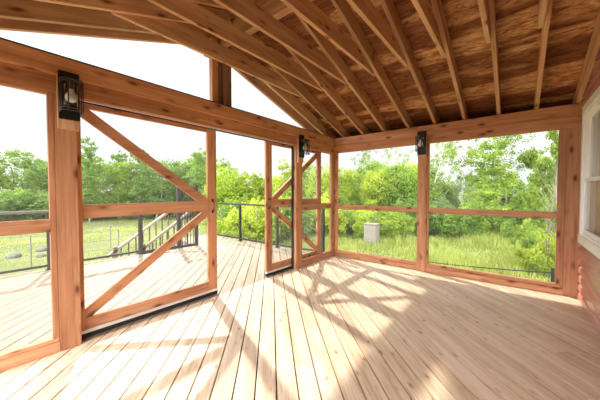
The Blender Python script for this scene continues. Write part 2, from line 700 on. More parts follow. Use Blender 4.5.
ORD = ['first', 'second', 'third', 'fourth', 'fifth', 'sixth', 'seventh', 'eighth', 'ninth']
RX = [0.575, 0.195, -0.20, -0.61, -1.01, -1.42, -1.835, -2.24, -2.65]
H = 0.182
for i, x in enumerate(RX):
    nf = Vector((0, SF, 1)).normalized()
    nn = Vector((0, -SN, 1)).normalized()
    y0, y1 = RY + 0.045, 5.06
    o = plank('rafter', Vector((x, y0, zfar(y0))) + nf * H / 2, Vector((x, y1, zfar(y1))) + nf * H / 2, nf, 0.04, H, 'rafter_wood')
    tag(o, 'sloping wooden rafter over the far screened wall, %s from the red house wall' % ORD[i], 'rafter', 'rafters of the far roof slope')
    y0, y1 = RY - 0.045, -1.03
    o = plank('rafter', Vector((x, y0, znear(y0))) + nn * H / 2, Vector((x, y1, znear(y1))) + nn * H / 2, nn, 0.04, H, 'rafter_wood')
    tag(o, 'near-slope wooden rafter rising to the ridge, %s from the red house wall' % ORD[i], 'rafter', 'rafters of the near roof slope')
    if i > 0:
        ya, yb = RY - (RZ - 2.82) / SN - 0.01, RY + (RZ - 2.82) / SF + 0.02
        o = plank('collar_tie', (x - 0.042, ya, 2.82 + H / 2), (x - 0.042, yb, 2.82 + H / 2), (0, 0, 1), 0.04, H, 'rafter_wood')
        tag(o, 'level wooden collar tie bolted beside the rafters, %s from the red house wall' % ORD[i - 1], 'collar tie', 'level collar ties under the ridge')
for x, nm in ((-3.0, 'above the door beam'), (-3.23, 'on the outer edge of the gable')):
    o = plank('rafter', Vector((x, RY + 0.045, zfar(RY + 0.045))) + nf * H / 2, Vector((x, 5.06, zfar(5.06))) + nf * H / 2, nf, 0.05, H, 'rafter_wood')
    tag(o, 'sloping gable rafter %s, right of the ridge' % nm, 'rafter', 'gable rafters')
    o = plank('rafter', Vector((x, RY - 0.045, znear(RY - 0.045))) + nn * H / 2, Vector((x, -1.03, znear(-1.03))) + nn * H / 2, nn, 0.05, H, 'rafter_wood')
    tag(o, 'sloping gable rafter %s, left of the ridge' % nm, 'rafter', 'gable rafters')
o = tim('ridge_board', (X_OUT + 0.02, RY - 0.042, 3.12), (XR - 0.01, RY + 0.042, 3.40), 0, 'rafter_wood')
tag(o, 'doubled wooden ridge board running along the roof peak between the rafters', 'ridge board')

# ------------------------------------------------------------------ beams
T = 0.09


def beam(p0, p1, ax, face, sgn, label, y_in):
    """two-board beam: lower board flush with the posts, upper board standing proud"""
    root = empty('beam', ((p0[0] + p1[0]) / 2, (p0[1] + p1[1]) / 2, ZB), label, 'beam')
    lo, hi = list(p0), list(p1)
    b = 1 - ax
    lo[b], hi[b] = sorted((face, face + sgn * T))
    tim('lower_board', (lo[0], lo[1], ZB), (hi[0], hi[1], ZS), ax, 'cedar', root)
    lo[b], hi[b] = sorted((face - sgn * 0.04, face + sgn * (T + 0.005)))
    tim('upper_board', (lo[0], lo[1], ZS), (hi[0], hi[1], ZT), ax, 'cedar', root)
    return root


bl = beam((XL, YF - 0.1), (XL, YB + 0.0), 1, XL, -1, 'long wooden beam over the sliding screen doors, with a dark flashing strip on top', 0)
tim('flashing', (XL - T, YF, ZT), (XL + 0.046, YB - 0.3, ZT + 0.008), 1, 'rail_grey', bl, 0)
beam((XL - 0.095, YB), (XR - 0.005, YB), 0, YB, 1, 'wooden beam along the top of the far screened wall, carrying the rafter ends', 0)
beam((XL + 0.03, YF), (XR - 0.005, YF), 0, YF, -1, 'wooden beam over the near side of the porch', 0)


# ------------------------------------------------------------------ posts
def post(lo, hi, label):
    o = tim('wooden_post', lo, hi, 2, 'cedar', None, 0.004)
    return tag(o, label, 'post')


post((XL - T, 0.44, 0), (XL, 0.58, ZB), 'thick wooden post under the nearest wall lantern, left of the large sliding screen door')
post((XL - T, 3.455, 0), (XL, 3.60, ZB), 'wooden post with a lantern beside the narrow slid-back screen door')
post((XL - 0.09, YB, 0), (XL, YB + T, ZB), 'wooden corner post where the door wall meets the far wall')
post((-1.265, YB, 0), (-1.125, YB + T, ZB), 'wooden post with a lantern dividing the far wall into two screened bays')
post((0.485, YB, 0), (XR - 0.004, YB + T, ZB), 'knotty wooden post against the red siding at the right end of the far wall')
post((XL - T, YF - 0.09, 0), (XL, YF, ZB), 'wooden corner post at the near end of the door wall')
post((-1.265, YF - 0.09, 0), (-1.125, YF, ZB), 'wooden post in the near wall of the porch')
post((0.485, YF - 0.09, 0), (XR - 0.004, YF, ZB), 'wooden post against the house at the near wall')
k = empty('king_post', (XL - 0.05, 1.99, ZT + 0.008), 'short upright king post on the door beam below the roof peak', 'post')
tim('post_board', (XL - 0.09, 1.885, ZT + 0.009), (XL - 0.02, 1.965, znear(1.885) - 0.01), 2, 'cedar', k)
tim('post_board', (XL - 0.11, 1.967, ZT + 0.009), (XL - 0.045, 2.03, znear(1.967) - 0.01), 2, 'dark_cedar', k)
tim('post_board', (XL - 0.09, 2.032, ZT + 0.009), (XL - 0.01, 2.16, zfar(2.16) - 0.01), 2, 'dark_cedar', k)


# ------------------------------------------------------------------ screened bays
def bay_y(n, x, y0, y1, sill, jl, jr):
    """screened opening in the left wall between y0 and y1"""
    r = tag(empty('window_%d' % n, (x - 0.045, (y0 + y1) / 2, 0.0)), kind='structure')
    tim('sill', (x - T, y0, 0.001), (x - 0.004, y1, sill - 0.03), 1, 'cedar', r)
    tim('sill_trim', (x - T + 0.01, y0 + 0.001, sill - 0.03), (x - 0.02, y1 - 0.001, sill), 1, 'cedar', r)
    tim('mid_rail', (x - 0.06, y0 + jl, 0.985), (x - 0.012, y1 - jr, 1.085), 1, 'cedar', r)
    tim('head_trim', (x - 0.06, y0 + jl, ZB - 0.022), (x - 0.012, y1 - jr, ZB - 0.001), 1, 'cedar', r)
    if jl:
        tim('jamb', (x - 0.06, y0 + 0.001, sill), (x - 0.012, y0 + jl, ZB - 0.001), 2, 'cedar', r)
    if jr:
        tim('jamb', (x - 0.06, y1 - jr, sill), (x - 0.012, y1 - 0.001, ZB - 0.001), 2, 'cedar', r)
    xs = x - 0.066
    sheet('screen', [(xs, y0, sill), (xs, y1, sill), (xs, y1, ZB), (xs, y0, ZB)], 'insect_screen', r)


def bay_x(n, y, x0, x1, sill, jl, jr):
    r = tag(empty('window_%d' % n, ((x0 + x1) / 2, y + 0.045, 0.0)), kind='structure')
    tim('sill', (x0, y + 0.004, 0.001), (x1, y + T, sill - 0.05), 0, 'cedar', r)
    tim('sill_trim', (x0 + 0.001, y + 0.022, sill - 0.05), (x1 - 0.001, y + T - 0.01, sill), 0, 'cedar', r)
    tim('mid_rail', (x0 + jl, y + 0.012, 0.965), (x1 - jr, y + 0.06, 1.05), 0, 'cedar', r)
    if jl:
        tim('jamb', (x0 + 0.001, y + 0.012, sill), (x0 + jl, y + 0.06, ZB - 0.001), 2, 'cedar', r)
    if jr:
        tim('jamb', (x1 - jr, y + 0.012, sill), (x1 - 0.001, y + 0.06, ZB - 0.001), 2, 'cedar', r)
    ys = y + 0.066
    sheet('screen', [(x0, ys, sill), (x1, ys, sill), (x1, ys, ZB), (x0, ys, ZB)], 'insect_screen', r)


bay_y(1, XL, YF, 0.44, 0.115, 0.05, 0.038)
bay_y(2, XL, 3.60, YB, 0.115, 0.03, 0.10)
bay_x(3, YB, XL, -1.265, 0.13, 0.055, 0.004)
bay_x(4, YB, -1.125, 0.485, 0.13, 0.03, 0.07)
# triangular screened gable lights either side of the king post
for n, (ya, yb) in ((5, (YF + 0.1, 1.84)), (6, (2.14, YB - 0.2))):
    r = tag(empty('window_%d' % n, (XL - 0.07, (ya + yb) / 2, ZT)), kind='structure')
    zf = znear if n == 5 else zfar
    xs = XL - 0.075
    sheet('screen', [(xs, ya, ZT + 0.01), (xs, yb, ZT + 0.01), (xs, yb, max(zf(yb), ZT + 0.02) - 0.005), (xs, ya, max(zf(ya), ZT + 0.02) - 0.005)], 'insect_screen', r)


# ------------------------------------------------------------------ sliding screen doors
def door(n, y_free, y_back):
    """sliding screen door with a K brace; y_free is the edge with the handle"""
    s = 1 if y_free > y_back else -1
    xf, xb = XL - 0.095, XL - 0.133
    xm = (xf + xb) / 2
    z0, z1 = 0.075, 2.084
    r = tag(empty('door_%d' % n, (xm, (y_free + y_back) / 2, 0)), kind='structure')

    def vb(nm, ya, w, za, zb):
        a, b = sorted((ya, ya - s * w))
        tim(nm, (xb, a, za), (xf, b, zb), 2, 'cedar', r)
    SW = 0.125
    vb('stile', y_free, SW, z0, z1)
    vb('stile', y_back + s * SW, SW, z0, z1)
    a, b = sorted((y_back + s * SW, y_free - s * SW))
    tim('bottom_rail', (xb, a, z0), (xf, b, z0 + 0.105), 1, 'cedar', r)
    tim('top_rail', (xb, a, z1 - 0.042), (xf, b, z1), 1, 'cedar', r)
    tim('mid_rail', (xb, a, 1.07), (xf, b, 1.19), 1, 'cedar', r)
    # braces cut to fit between rail and stile
    ye, yk = y_back + s * SW, y_free - s * SW

    def brace(pts):
        bm = bmesh.new()
        v0 = [Vector((xf - 0.003, p[0], p[1])) for p in pts]
        d = (v0[1] - v0[0]).normalized()
        up = Vector((1, 0, 0))
        side = up.cross(d)
        M = Matrix((d, side, up)).transposed()
        c = sum(v0, Vector()) / len(v0)
        Mi = M.inverted()
        a_ = [bm.verts.new(Mi @ (p - c)) for p in v0]
        b_ = [bm.verts.new(Mi @ (p - c - Vector((0.03, 0, 0)))) for p in v0]
        bm.faces.new(a_)
        bm.faces.new(b_[::-1])
        for i in range(len(a_)):
            j = (i + 1) % len(a_)
            bm.faces.new((a_[i], b_[i], b_[j], a_[j]))
        o = from_bm('brace', bm, 'cedar')
        M4 = M.to_4x4()
        M4.translation = c - r.location
        o.parent = r
        o.matrix_local = M4
    m_ = 0.70
    zu = z1 - 0.044
    brace([(ye, zu), (ye + s * 0.055, zu), (yk, zu - (abs(yk - ye) - 0.055) * m_), (yk, zu - (abs(yk - ye) - 0.055) * m_ - 0.112), (ye, zu - 0.075)])
    zl = z0 + 0.107
    brace([(ye, zl + 0.07), (yk, zl + 0.07 + abs(yk - ye) * m_), (yk, zl - 0.035 + abs(yk - ye) * m_), (ye + s * 0.05, zl), (ye, zl)])
    a, b = sorted((y_free - s * 0.02, y_back + s * 0.02))
    xs = xb - 0.004
    sheet('screen', [(xs, a, z0 + 0.02), (xs, b, z0 + 0.02), (xs, b, z1 - 0.02), (xs, a, z1 - 0.02)], 'insect_screen', r)
    a, b = sorted((y_free, y_back))
    o = tim('bottom_strip', (xb + 0.004, a, 0.045), (xf + 0.006, b, z0), 1, 'pale_aluminium', r, 0.001)
    o['label'] = 'pale metal strip under the door'
    o = tim('door_sweep', (xb + 0.006, a, 0.006), (xf + 0.003, b, 0.045), 1, 'black_rubber', r, 0.001)
    o['label'] = 'black rubber sweep'
    # handle: small black pull with two fixings
    hy = y_free - s * 0.06
    bm = bmesh.new()
    pts = [Vector((xf + 0.002, hy, 1.06)), Vector((xf + 0.03, hy, 1.075)), Vector((xf + 0.036, hy, 1.13)), Vector((xf + 0.03, hy, 1.185)), Vector((xf + 0.002, hy, 1.20))]
    tube_bm(bm, [p - r.location for p in pts], 0.007)
    for z in (1.06, 1.20):
        c = Vector((xf, hy, z)) - r.location
        bm_box(bm, (c.x, c.y - 0.012, c.z - 0.018), (c.x + 0.005, c.y + 0.012, c.z + 0.018))
    o = from_bm('handle', bm, 'black_metal', r)
    o['label'] = 'black metal pull handle'


door(1, 1.98, 0.50)
door(2, 2.85, 4.33)
o = tim('door_track', (XL - 0.135, 0.46, 2.086), (XL - 0.0905, 4.6, 2.0965), 1, 'black_metal', None, 0.001)
tag(o, 'black metal sliding track under the beam above the screen doors', 'track')
o = tim('weather_strip', (XL - 0.088, 3.428, 0.0), (XL - 0.06, 3.453, 2.07), 2, 'black_rubber', None, 0.001)
tag(o, 'black weather strip on the post edge beside the narrow screen door', 'weather strip')

# ------------------------------------------------------------------ house wall
WY0, WY1, WZ0, WZ1 = 2.75, 4.60, 0.70, 2.31


def siding():
    bm = bmesh.new()
    e = 0.105

    def prof(y0, y1, za, zb, flat=0.022):
        v = []
        for y in (y0, y1):
            v += [bm.verts.new((XR - 0.012, y, za)), bm.verts.new((XR + 0.029, y, za)), bm.verts.new((XR + 0.029, y, zb - 0.001)), bm.verts.new((XR + 0.020, y, zb - 0.001)), bm.verts.new((XR + 0.016, y, zb - 0.018)), bm.verts.new((XR - 0.008, y, zb - 0.046))]
        n = 6
        bm.faces.new(v[:n][::-1])
        bm.faces.new(v[n:])
        for i in range(n):
            j = (i + 1) % n
            bm.faces.new((v[i], v[j], v[n + j], v[n + i]))
    k = 0
    z = 0.02
    while z < 3.40:
        zb = z + e
        y0, y1 = -1.05, YB + 0.09
        zc = (z + zb) / 2
        if zc > ZT - 0.02:
            y0 = max(y0, RY - (RZ + 0.175 - zb) / SN)
            y1 = min(y1, RY + (RZ + 0.175 - zb) / SF)
        if y1 > y0 + 0.05:
            if WZ0 - 0.08 < zc < WZ1 + 0.03:
                prof(WY1 + 0.02, y1, z, zb)
                prof(y0, WY0 - 0.02, z, zb)
            else:
                prof(y0, y1, z, zb)
        z = zb
    tag(from_bm('wall_right', bm, 'red_siding'), kind='structure')
    # sheathing behind the boards
    bm = bmesh.new()
    for (ya, yb, za, zb) in ((-1.05, YB + 0.1, -0.3, WZ0 + 0.02), (-1.05, YB + 0.1, WZ1 - 0.02, ZT), (WY1 - 0.02, YB + 0.1, WZ0 + 0.02, WZ1 - 0.02), (-1.05, WY0 + 0.02, WZ0 + 0.02, WZ1 - 0.02)):
        bm_box(bm, (XR + 0.03, ya, za), (XR + 0.16, yb, zb))
    a = [(XR + 0.03, -0.5, ZT), (XR + 0.03, YB, ZT), (XR + 0.03, RY, RZ + 0.175)]
    va = [bm.verts.new(p) for p in a]
    vb = [bm.verts.new((p[0] + 0.13, p[1], p[2])) for p in a]
    bm.faces.new(va)
    bm.faces.new(vb[::-1])
    for i in range(3):
        j = (i + 1) % 3
        bm.faces.new((va[i], vb[i], vb[j], va[j]))
    tag(from_bm('wall_house_core', bm, 'soffit_dark'), kind='structure')


siding()


def house_window():
    r = tag(empty('window_7', (XR, (WY0 + WY1) / 2, WZ0)), kind='structure')
    m = 'white_paint'
    c = 0.09
    x0, x1 = XR - 0.022, XR + 0.03
    tim('casing', (x0, WY1 - c, WZ0 + 0.10), (x1, WY1, WZ1), 2, m, r)
    tim('casing', (x0, WY0, WZ0 + 0.10), (x1, WY0 + c, WZ1), 2, m, r)
    tim('casing', (x0, WY0 + c, WZ1 - c), (x1, WY1 - c, WZ1), 1, m, r)
    tim('window_sill', (x0 - 0.006, WY0 - 0.006, WZ0), (x1, WY1 + 0.006, WZ0 + 0.10), 1, m, r)
    # frame and sashes, set back
    a, b, za, zb = WY0 + c, WY1 - c, WZ0 + 0.10, WZ1 - c
    f = 0.03
    tim('frame', (XR - 0.012, b - f, za), (XR + 0.10, b, zb), 2, m, r)
    tim('frame', (XR - 0.012, a, za), (XR + 0.10, a + f, zb), 2, m, r)
    tim('frame', (XR - 0.012, a + f, zb - f), (XR + 0.10, b - f, zb), 1, m, r)
    tim('frame', (XR - 0.012, a + f, za), (XR + 0.10, b - f, za + f), 1, m, r)
    mid = 1.44
    for (zz0, zz1, xx) in ((za + f, mid + 0.02, XR + 0.0), (mid - 0.02, zb - f, XR + 0.032)):
        s = 0.045
        y0, y1 = a + f, b - f
        bm = bmesh.new()
        rr = r.location
        for lo, hi in (((xx, y0, zz0), (xx + 0.03, y1, zz0 + s)), ((xx, y0, zz1 - 0.04), (xx + 0.03, y1, zz1)), ((xx, y0, zz0 + s), (xx + 0.03, y0 + s, zz1 - 0.04)), ((xx, y1 - s, zz0 + s), (xx + 0.03, y1, zz1 - 0.04))):
            bm_box(bm, Vector(lo) - rr, Vector(hi) - rr)
        sa = from_bm('sash', bm, m, r)
        g = sheet('pane', [(xx + 0.015, y0 + s, zz0 + s), (xx + 0.015, y1 - s, zz0 + s), (xx + 0.015, y1 - s, zz1 - 0.04), (xx + 0.015, y0 + s, zz1 - 0.04)], 'house_glass', r)
        g.parent = sa
    # curtain behind the glass
    bm = bmesh.new()
    n = 60
    top, bot = [], []
    for i in range(n + 1):
        y = 2.88 + (4.475 - 2.88) * i / n
        x = XR + 0.105 + 0.018 * math.sin(i * 1.25) + 0.008 * math.sin(i * 0.37)
        top.append(bm.verts.new((x, y, 2.26)))
        bot.append(bm.verts.new((x, y, 0.78)))
    for i in range(n):
        bm.faces.new((bot[i], bot[i + 1], top[i + 1], top[i]))
    o = from_bm('curtain', bm, 'curtain_beige', smooth=True)
    md = o.modifiers.new('thick', 'SOLIDIFY')
    md.thickness = 0.003
    tag(o, 'beige curtain hanging behind the panes of the white house window', 'curtain')
    bm = bmesh.new()
    bm_box(bm, (XR + 0.30, 2.3, 0.4), (XR + 0.33, 4.75, 2.5))
    bm_box(bm, (XR + 0.16, 2.3, 2.45), (XR + 0.30, 4.75, 2.5))
    bm_box(bm, (XR + 0.16, 4.72, 0.4), (XR + 0.30, 4.75, 2.45))
    tag(from_bm('wall_indoor', bm, 'room_wall'), kind='structure')


house_window()


# ------------------------------------------------------------------ lanterns
def make_lantern(name, label):
    """wall lantern facing local +X on a wood block; origin at the plate centre"""
    r = empty(name, (0, 0, 0), label, 'wall lantern', 'black cage wall lanterns')
    bm = bmesh.new()
    bm_box(bm, (0, -0.066, -0.19), (0.016, 0.066, 0.19))
    bevel(bm, 0.003)
    from_bm('back_plate', bm, 'black_metal', r)
    # arms and cage: two rounded rectangular hoops joined by uprights
    bm = bmesh.new()

    def hoop(z, x1, hw, rr=0.0045):
        pts = [(0.014, -hw, z), (x1 - 0.03, -hw, z), (x1 - 0.008, -hw + 0.012, z), (x1, -hw + 0.035, z), (x1, hw - 0.035, z), (x1 - 0.008, hw - 0.012, z), (x1 - 0.03, hw, z), (0.014, hw, z)]
        tube_bm(bm, pts, rr, 6)
    for z in (0.100, 0.083, -0.120, -0.140):
        hoop(z, 0.145, 0.066)
    for x, y in ((0.144, -0.03), (0.144, 0.03), (0.06, -0.066), (0.06, 0.066), (0.118, -0.066), (0.118, 0.066)):
        tube_bm(bm, [(x, y, -0.142), (x, y, 0.102)], 0.0045, 6)
    tube_bm(bm, [(0.016, 0, 0.12), (0.05, 0, 0.125), (0.085, 0, 0.10)], 0.008, 6)
    from_bm('cage', bm, 'dark_bronze', r)
    bm = bmesh.new()
    lathe_bm(bm, [(0.03, 0.105), (0.034, 0.095), (0.03, 0.07), (0.022, 0.055), (0.020, 0.035)], (0.085, 0, 0))
    so = from_bm('socket', bm, 'dark_bronze', r, smooth=True)
    bm = bmesh.new()
    lathe_bm(bm, [(0.018, 0.056), (0.019, 0.038), (0.026, 0.026), (0.037, 0.012), (0.041, -0.006), (0.038, -0.022), (0.028, -0.037), (0.012, -0.045), (0.002, -0.047)], (0.085, 0, -0.02), 20)
    b = from_bm('bulb', bm, 'bulb_frost', so, smooth=True)
    b['label'] = 'round frosted bulb'
    bm = bmesh.new()
    seg = 24
    ra, rb = [], []
    for i in range(seg):
        a = 2 * math.pi * i / seg
        ra.append(bm.verts.new((0.085 + 0.05 * math.cos(a), 0.05 * math.sin(a), -0.10)))
        rb.append(bm.verts.new((0.085 + 0.05 * math.cos(a), 0.05 * math.sin(a), 0.08)))
    for i in range(seg):
        bm.faces.new((ra[i], ra[(i + 1) % seg], rb[(i + 1) % seg], rb[i]))
    from_bm('glass_shade', bm, 'clear_glass', r, smooth=True)
    return r


def copy_tree(o, parent=None):
    c = o.copy()
    COL.objects.link(c)
    if parent is not None:
        c.parent = parent
    for ch in list(o.children):
        copy_tree(ch, c)
    return c


lan = make_lantern('wall_lantern', 'black cage lantern on the nearest post, left of the large screen door')
spots = [((XL + 0.042, 0.525, 2.075), 0, None),
         ((XL + 0.042, 3.535, 2.075), 0, 'black cage lantern on the post beside the narrow slid-back screen door'),
         ((-1.195, YB - 0.042, 2.10), -math.pi / 2, 'black cage lantern on the middle post of the far screened wall')]
for i, (p, rz, lb) in enumerate(spots):
    o = lan if i == 0 else copy_tree(lan)
    o.location = p
    o.rotation_euler = (0, 0, rz)
    if lb:
        o['label'] = lb
for lo, hi, lb in (((XL + 0.001, 0.455, 1.81), (XL + 0.040, 0.59, ZS - 0.002), 'wooden mounting block behind the nearest lantern'),
                   ((XL + 0.001, 3.465, 1.80), (XL + 0.040, 3.60, ZS - 0.002), 'wooden mounting block behind the lantern by the narrow door'),
                   ((-1.262, YB - 0.040, 1.88), (-1.128, YB - 0.001, ZS - 0.002), 'wooden mounting block behind the lantern on the far wall')):
    tag(tim('mounting_block', lo, hi, 2, 'rafter_wood'), lb, 'mounting block')


# ------------------------------------------------------------------ deck railing
def rail_run(p0, p1, ht, label, posts, glass=True, rw=0.06, rm='rail_grey'):
    p0, p1 = Vector(p0), Vector(p1)
    c = (p0 + p1) / 2
    r = empty('deck_railing', c, label, 'railing')
    d = (p1 - p0).normalized()
    up = Vector((0, 0, 1))
    plank('top_rail', p0 + up * (ht - 0.02), p1 + up * (ht - 0.02), up, rw, 0.04, rm, r, 0.003)
    plank('bottom_rail', p0 + up * 0.07, p1 + up * 0.07, up, 0.04, 0.035, 'rail_grey', r, 0.002)
    if glass:
        a, b = p0 + up * 0.09, p1 + up * 0.09
        sheet('glass_panel', [a, b, b + up * (ht - 0.13), a + up * (ht - 0.13)], 'clear_glass', r)
    for f in posts:
        q = p0 + (p1 - p0) * f
        plank('post', q + d.cross(up) * 0.0, q + up * (ht - 0.04), (1, 0, 0), 0.055, 0.055, 'rail_grey', r, 0.003)
        bm = bmesh.new()
        qq = q - c
        bm_box(bm, (qq.x - 0.05, qq.y - 0.05, 0.0), (qq.x + 0.05, qq.y + 0.05, 0.012))
        from_bm('base_plate', bm, 'rail_grey', r)
    return r


rail_run((-7.28, 4.55, 0), (-3.02, 4.55, 0), 1.0, 'black railing with glass panels along the far edge of the outer deck', (0.0, 0.363, 0.685, 0.99))
rail_run((-6.1, -3.5, 0), (-6.1, 0.86, 0), 1.0, 'dark deck railing seen through the leftmost screened bay', (0.0, 0.29, 0.62, 0.993), True, 0.13, 'rail_brown')
rail_run((-6.1, 0.92, 0), (-6.1, 2.19, 0), 1.0, 'dark deck railing beyond the big sliding screen door, left of the stair', (0.02,), True, 0.13, 'rail_brown')
for y, lb, zt in ((2.24, 'slim dark post at the deck edge between railing and stair', 1.12), (3.06, 'tall dark post on the left of the deck gate', 1.475), (3.50, 'tall dark post on the right of the deck gate', 1.475)):
    o = tim('gate_post', (-6.14, y - 0.035, 0), (-6.07, y + 0.035, zt), 2, 'rail_grey', None, 0.004)
    tag(o, lb, 'post')
g = empty('deck_gate', (-6.105, 3.28, 0.0), 'tall dark deck gate of upright balusters between two posts at the stair', 'gate')
tim('top_bar', (-6.12, 3.095, 1.38), (-6.09, 3.465, 1.41), 1, 'rail_grey', g, 0.002)
tim('bottom_bar', (-6.12, 3.095, 0.0), (-6.09, 3.465, 0.05), 1, 'rail_grey', g, 0.002)
for k in range(5):
    y = 3.14 + k * 0.07
    tim('baluster', (-6.112, y - 0.007, 0.05), (-6.098, y + 0.007, 1.38), 2, 'rail_grey', g, 0)
o = tim('deck_threshold', (-6.13, 2.276, 0.0), (-6.085, 3.024, 0.06), 1, 'rail_grey', None, 0.003)
tag(o, 'low dark threshold bar on the deck edge at the top of the stair', 'threshold')


def stairs():
    r = empty('deck_stairs', (-6.8, 2.6, GZ), 'weathered wooden stair going down from the outer deck to the lawn', 'stairs')
    n = 5
    for i in range(n):
        z = -0.17 * (i + 1) + 0.0
        y = 3.55 - 0.27 * (i + 1)
        tim('tread', (-7.28, y - 0.01, z - 0.04), (-6.26, y + 0.27, z), 0, 'weathered_wood', r)
    for x in (-7.27, -6.28):
        s = 0.17 / 0.27
        plank('stringer', (x, 3.50, -0.30), (x, 2.42, -0.30 - 1.08 * s + 0.1), (0, 0, 1), 0.03, 0.2, 'weathered_wood', r)
    for x, lb, ya in ((-6.25, 'weathered sloping stair handrail with balusters, nearer of the two', 3.46), (-7.32, 'weathered sloping stair handrail with balusters, farther of the two', 3.5)):
        s = 0.17 / 0.27 * 1.08
        yb = 1.95 if x < -7 else 2.15
        h = empty('stair_handrail', (x, yb, GZ), lb, 'handrail', 'stair handrails')
        z1 = 0.85
        plank('rail', (x, ya, z1), (x, yb, z1 - (ya - yb) * s), (0, 0, 1), 0.09, 0.05, 'weathered_wood', h)
        y = ya - 0.12
        while y > yb + 0.1:
            zt = z1 - (ya - y) * s
            tim('baluster', (x - 0.012, y - 0.012, max(GZ, zt - 0.85)), (x + 0.012, y + 0.012, zt - 0.03), 2, 'rail_brown', h, 0)
            y -= 0.16
        tim('newel', (x - 0.045, yb + 0.18 - 0.045, GZ - 0.05), (x + 0.045, yb + 0.18 + 0.045, z1 - (ya - yb - 0.18) * s + 0.10), 2, 'weathered_wood', h)


stairs()


# ------------------------------------------------------------------ yard things
def wire_fence():
    r = empty('wire_fence', (-10.8, 2.0, GZ), 'low thin wire garden fence standing on the lawn beyond the deck', 'fence')
    P = [(-11.6, -1.2), (-11.5, 0.2), (-11.0, 1.1), (-10.7, 2.1), (-10.6, 3.2), (-12.5, 3.5)]
    for x, y in P:
        bm = bmesh.new()
        tube_bm(bm, [(x + 10.8, y - 2.0, -0.05), (x + 10.8, y - 2.0, 0.92)], 0.016, 6)
        from_bm('post', bm, 'galvanised', r)
    bm = bmesh.new()
    for z in (0.3, 0.6, 0.9):
        for a, b in zip(P, P[1:]):
            tube_bm(bm, [(a[0] + 10.8, a[1] - 2, z), (b[0] + 10.8, b[1] - 2, z)], 0.006, 5)
    from_bm('wire', bm, 'galvanised', r)


wire_fence()


def utility_box():
    r = empty('utility_box', (-4.68, 10.6, GZ), 'pale utility box standing in the grass beyond the left bay of the far wall', 'utility box')
    bm = bmesh.new()
    bm_box(bm, (-0.27, -0.2, 0.0), (0.27, 0.2, 0.85))
    bevel(bm, 0.02)
    o = from_bm('cabinet', bm, 'utility_grey', r)
    bm = bmesh.new()
    bm_box(bm, (-0.29, -0.22, 0.85), (0.29, 0.22, 0.90))
    bevel(bm, 0.01)
    from_bm('lid', bm, 'utility_grey', r)


utility_box()
for k, (x, y, s) in enumerate(((-13.2, 0.9, 0.2), (-12.6, 1.5, 0.13), (-13.8, 1.7, 0.17))):
    bm = bmesh.new()
    bmesh.ops.create_icosphere(bm, subdivisions=3, radius=s)
    rr = random.Random(k)
    from mathutils import noise as mn
    for v in bm.verts:
        v.co *= 1 + 0.25 * mn.noise(v.co * 3 + Vector((k * 5, 0, 0)))
        v.co.z *= 0.6
    o = from_bm('boulder', bm, 'stone_grey', loc=(x, y, GZ + s * 0.25))
    tag(o, ('grey boulder on the lawn beyond the wire fence, largest of three', 'grey boulder on the lawn closest to the wire fence, smallest of three', 'grey boulder farthest back on the lawn behind the wire fence')[k], 'boulder', 'boulders on the lawn')

c = empty('cable_fence', (-0.6, 8.3, GZ), 'thin black cable strung low over the grass to a short black post', 'fence')
bm = bmesh.new()
A, B = Vector((-2.05, 7.9, -0.62)), Vector((0.66, 7.9, -0.44))
bm2 = bmesh.new()
n = 16
pts = []
for i in range(n + 1):
    f = i / n
    p = A.lerp(B, f)
    p.z -= 0.03 * 4 * f * (1 - f)
    pts.append(p - c.location)
tube_bm(bm, pts, 0.013, 6)
from_bm('cable', bm, 'black_rubber', c)
bm2.free()
for p in (A, B):
    q = p - c.location
    bm = bmesh.new()
    bm_box(bm, (q.x - 0.03, q.y - 0.03, -0.05), (q.x + 0.03, q.y + 0.03, q.z + 0.10))
    bevel(bm, 0.004)
    from_bm('post', bm, 'black_metal', c)


# ------------------------------------------------------------------ plants
def quads_mesh(name, cen, size, seed, aspect=0.65, hang=0.0):
    r = np.random.default_rng(seed)
    n = len(cen)
    a = r.normal(size=(n, 3))
    a /= np.linalg.norm(a, axis=1, keepdims=True)
    if hang:
        a[:, 2] -= hang
        a /= np.linalg.norm(a, axis=1, keepdims=True)
    b = np.cross(a, r.normal(size=(n, 3)))
    b /= np.linalg.norm(b, axis=1, keepdims=True)
    s = (size * r.uniform(0.65, 1.3, n))[:, None]
    # pointed leaf: tail, side, tip, side
    v = np.stack([cen - a * s * 0.55, cen + b * s * 0.5 * aspect, cen + a * s * 0.55, cen - b * s * 0.5 * aspect], 1).reshape(-1, 3)
    me = bpy.data.meshes.new(name)
    me.vertices.add(4 * n)
    me.vertices.foreach_set('co', v.ravel().astype(np.float32))
    me.loops.add(4 * n)
    me.loops.foreach_set('vertex_index', np.arange(4 * n, dtype=np.int32))
    me.polygons.add(n)
    me.polygons.foreach_set('loop_start', np.arange(0, 4 * n, 4, dtype=np.int32))
    me.update()
    me.validate()
    return me


def crown_pts(blobs, n, seed, shell=0.55):
    """points gathered in leafy clumps on overlapping ellipsoids"""
    r = np.random.default_rng(seed)
    out = []
    w = np.array([b[3] * b[4] * b[5] for b in blobs]) ** 0.67
    w = w / w.sum()
    for (cx, cy, cz, rx, ry, rz), ww in zip(blobs, w):
        m = int(n * ww) + 1
        nc = max(6, m // 26)
        d = r.normal(size=(nc, 3))
        d /= np.linalg.norm(d, axis=1, keepdims=True)
        rad = r.uniform(shell, 1.0, nc) ** 0.6
        c = d * rad[:, None]
        idx = r.integers(0, nc, m)
        p = c[idx] + r.normal(size=(m, 3)) * 0.13
        out.append(p * np.array([rx, ry, rz]) + np.array([cx, cy, cz]))
    return np.concatenate(out)


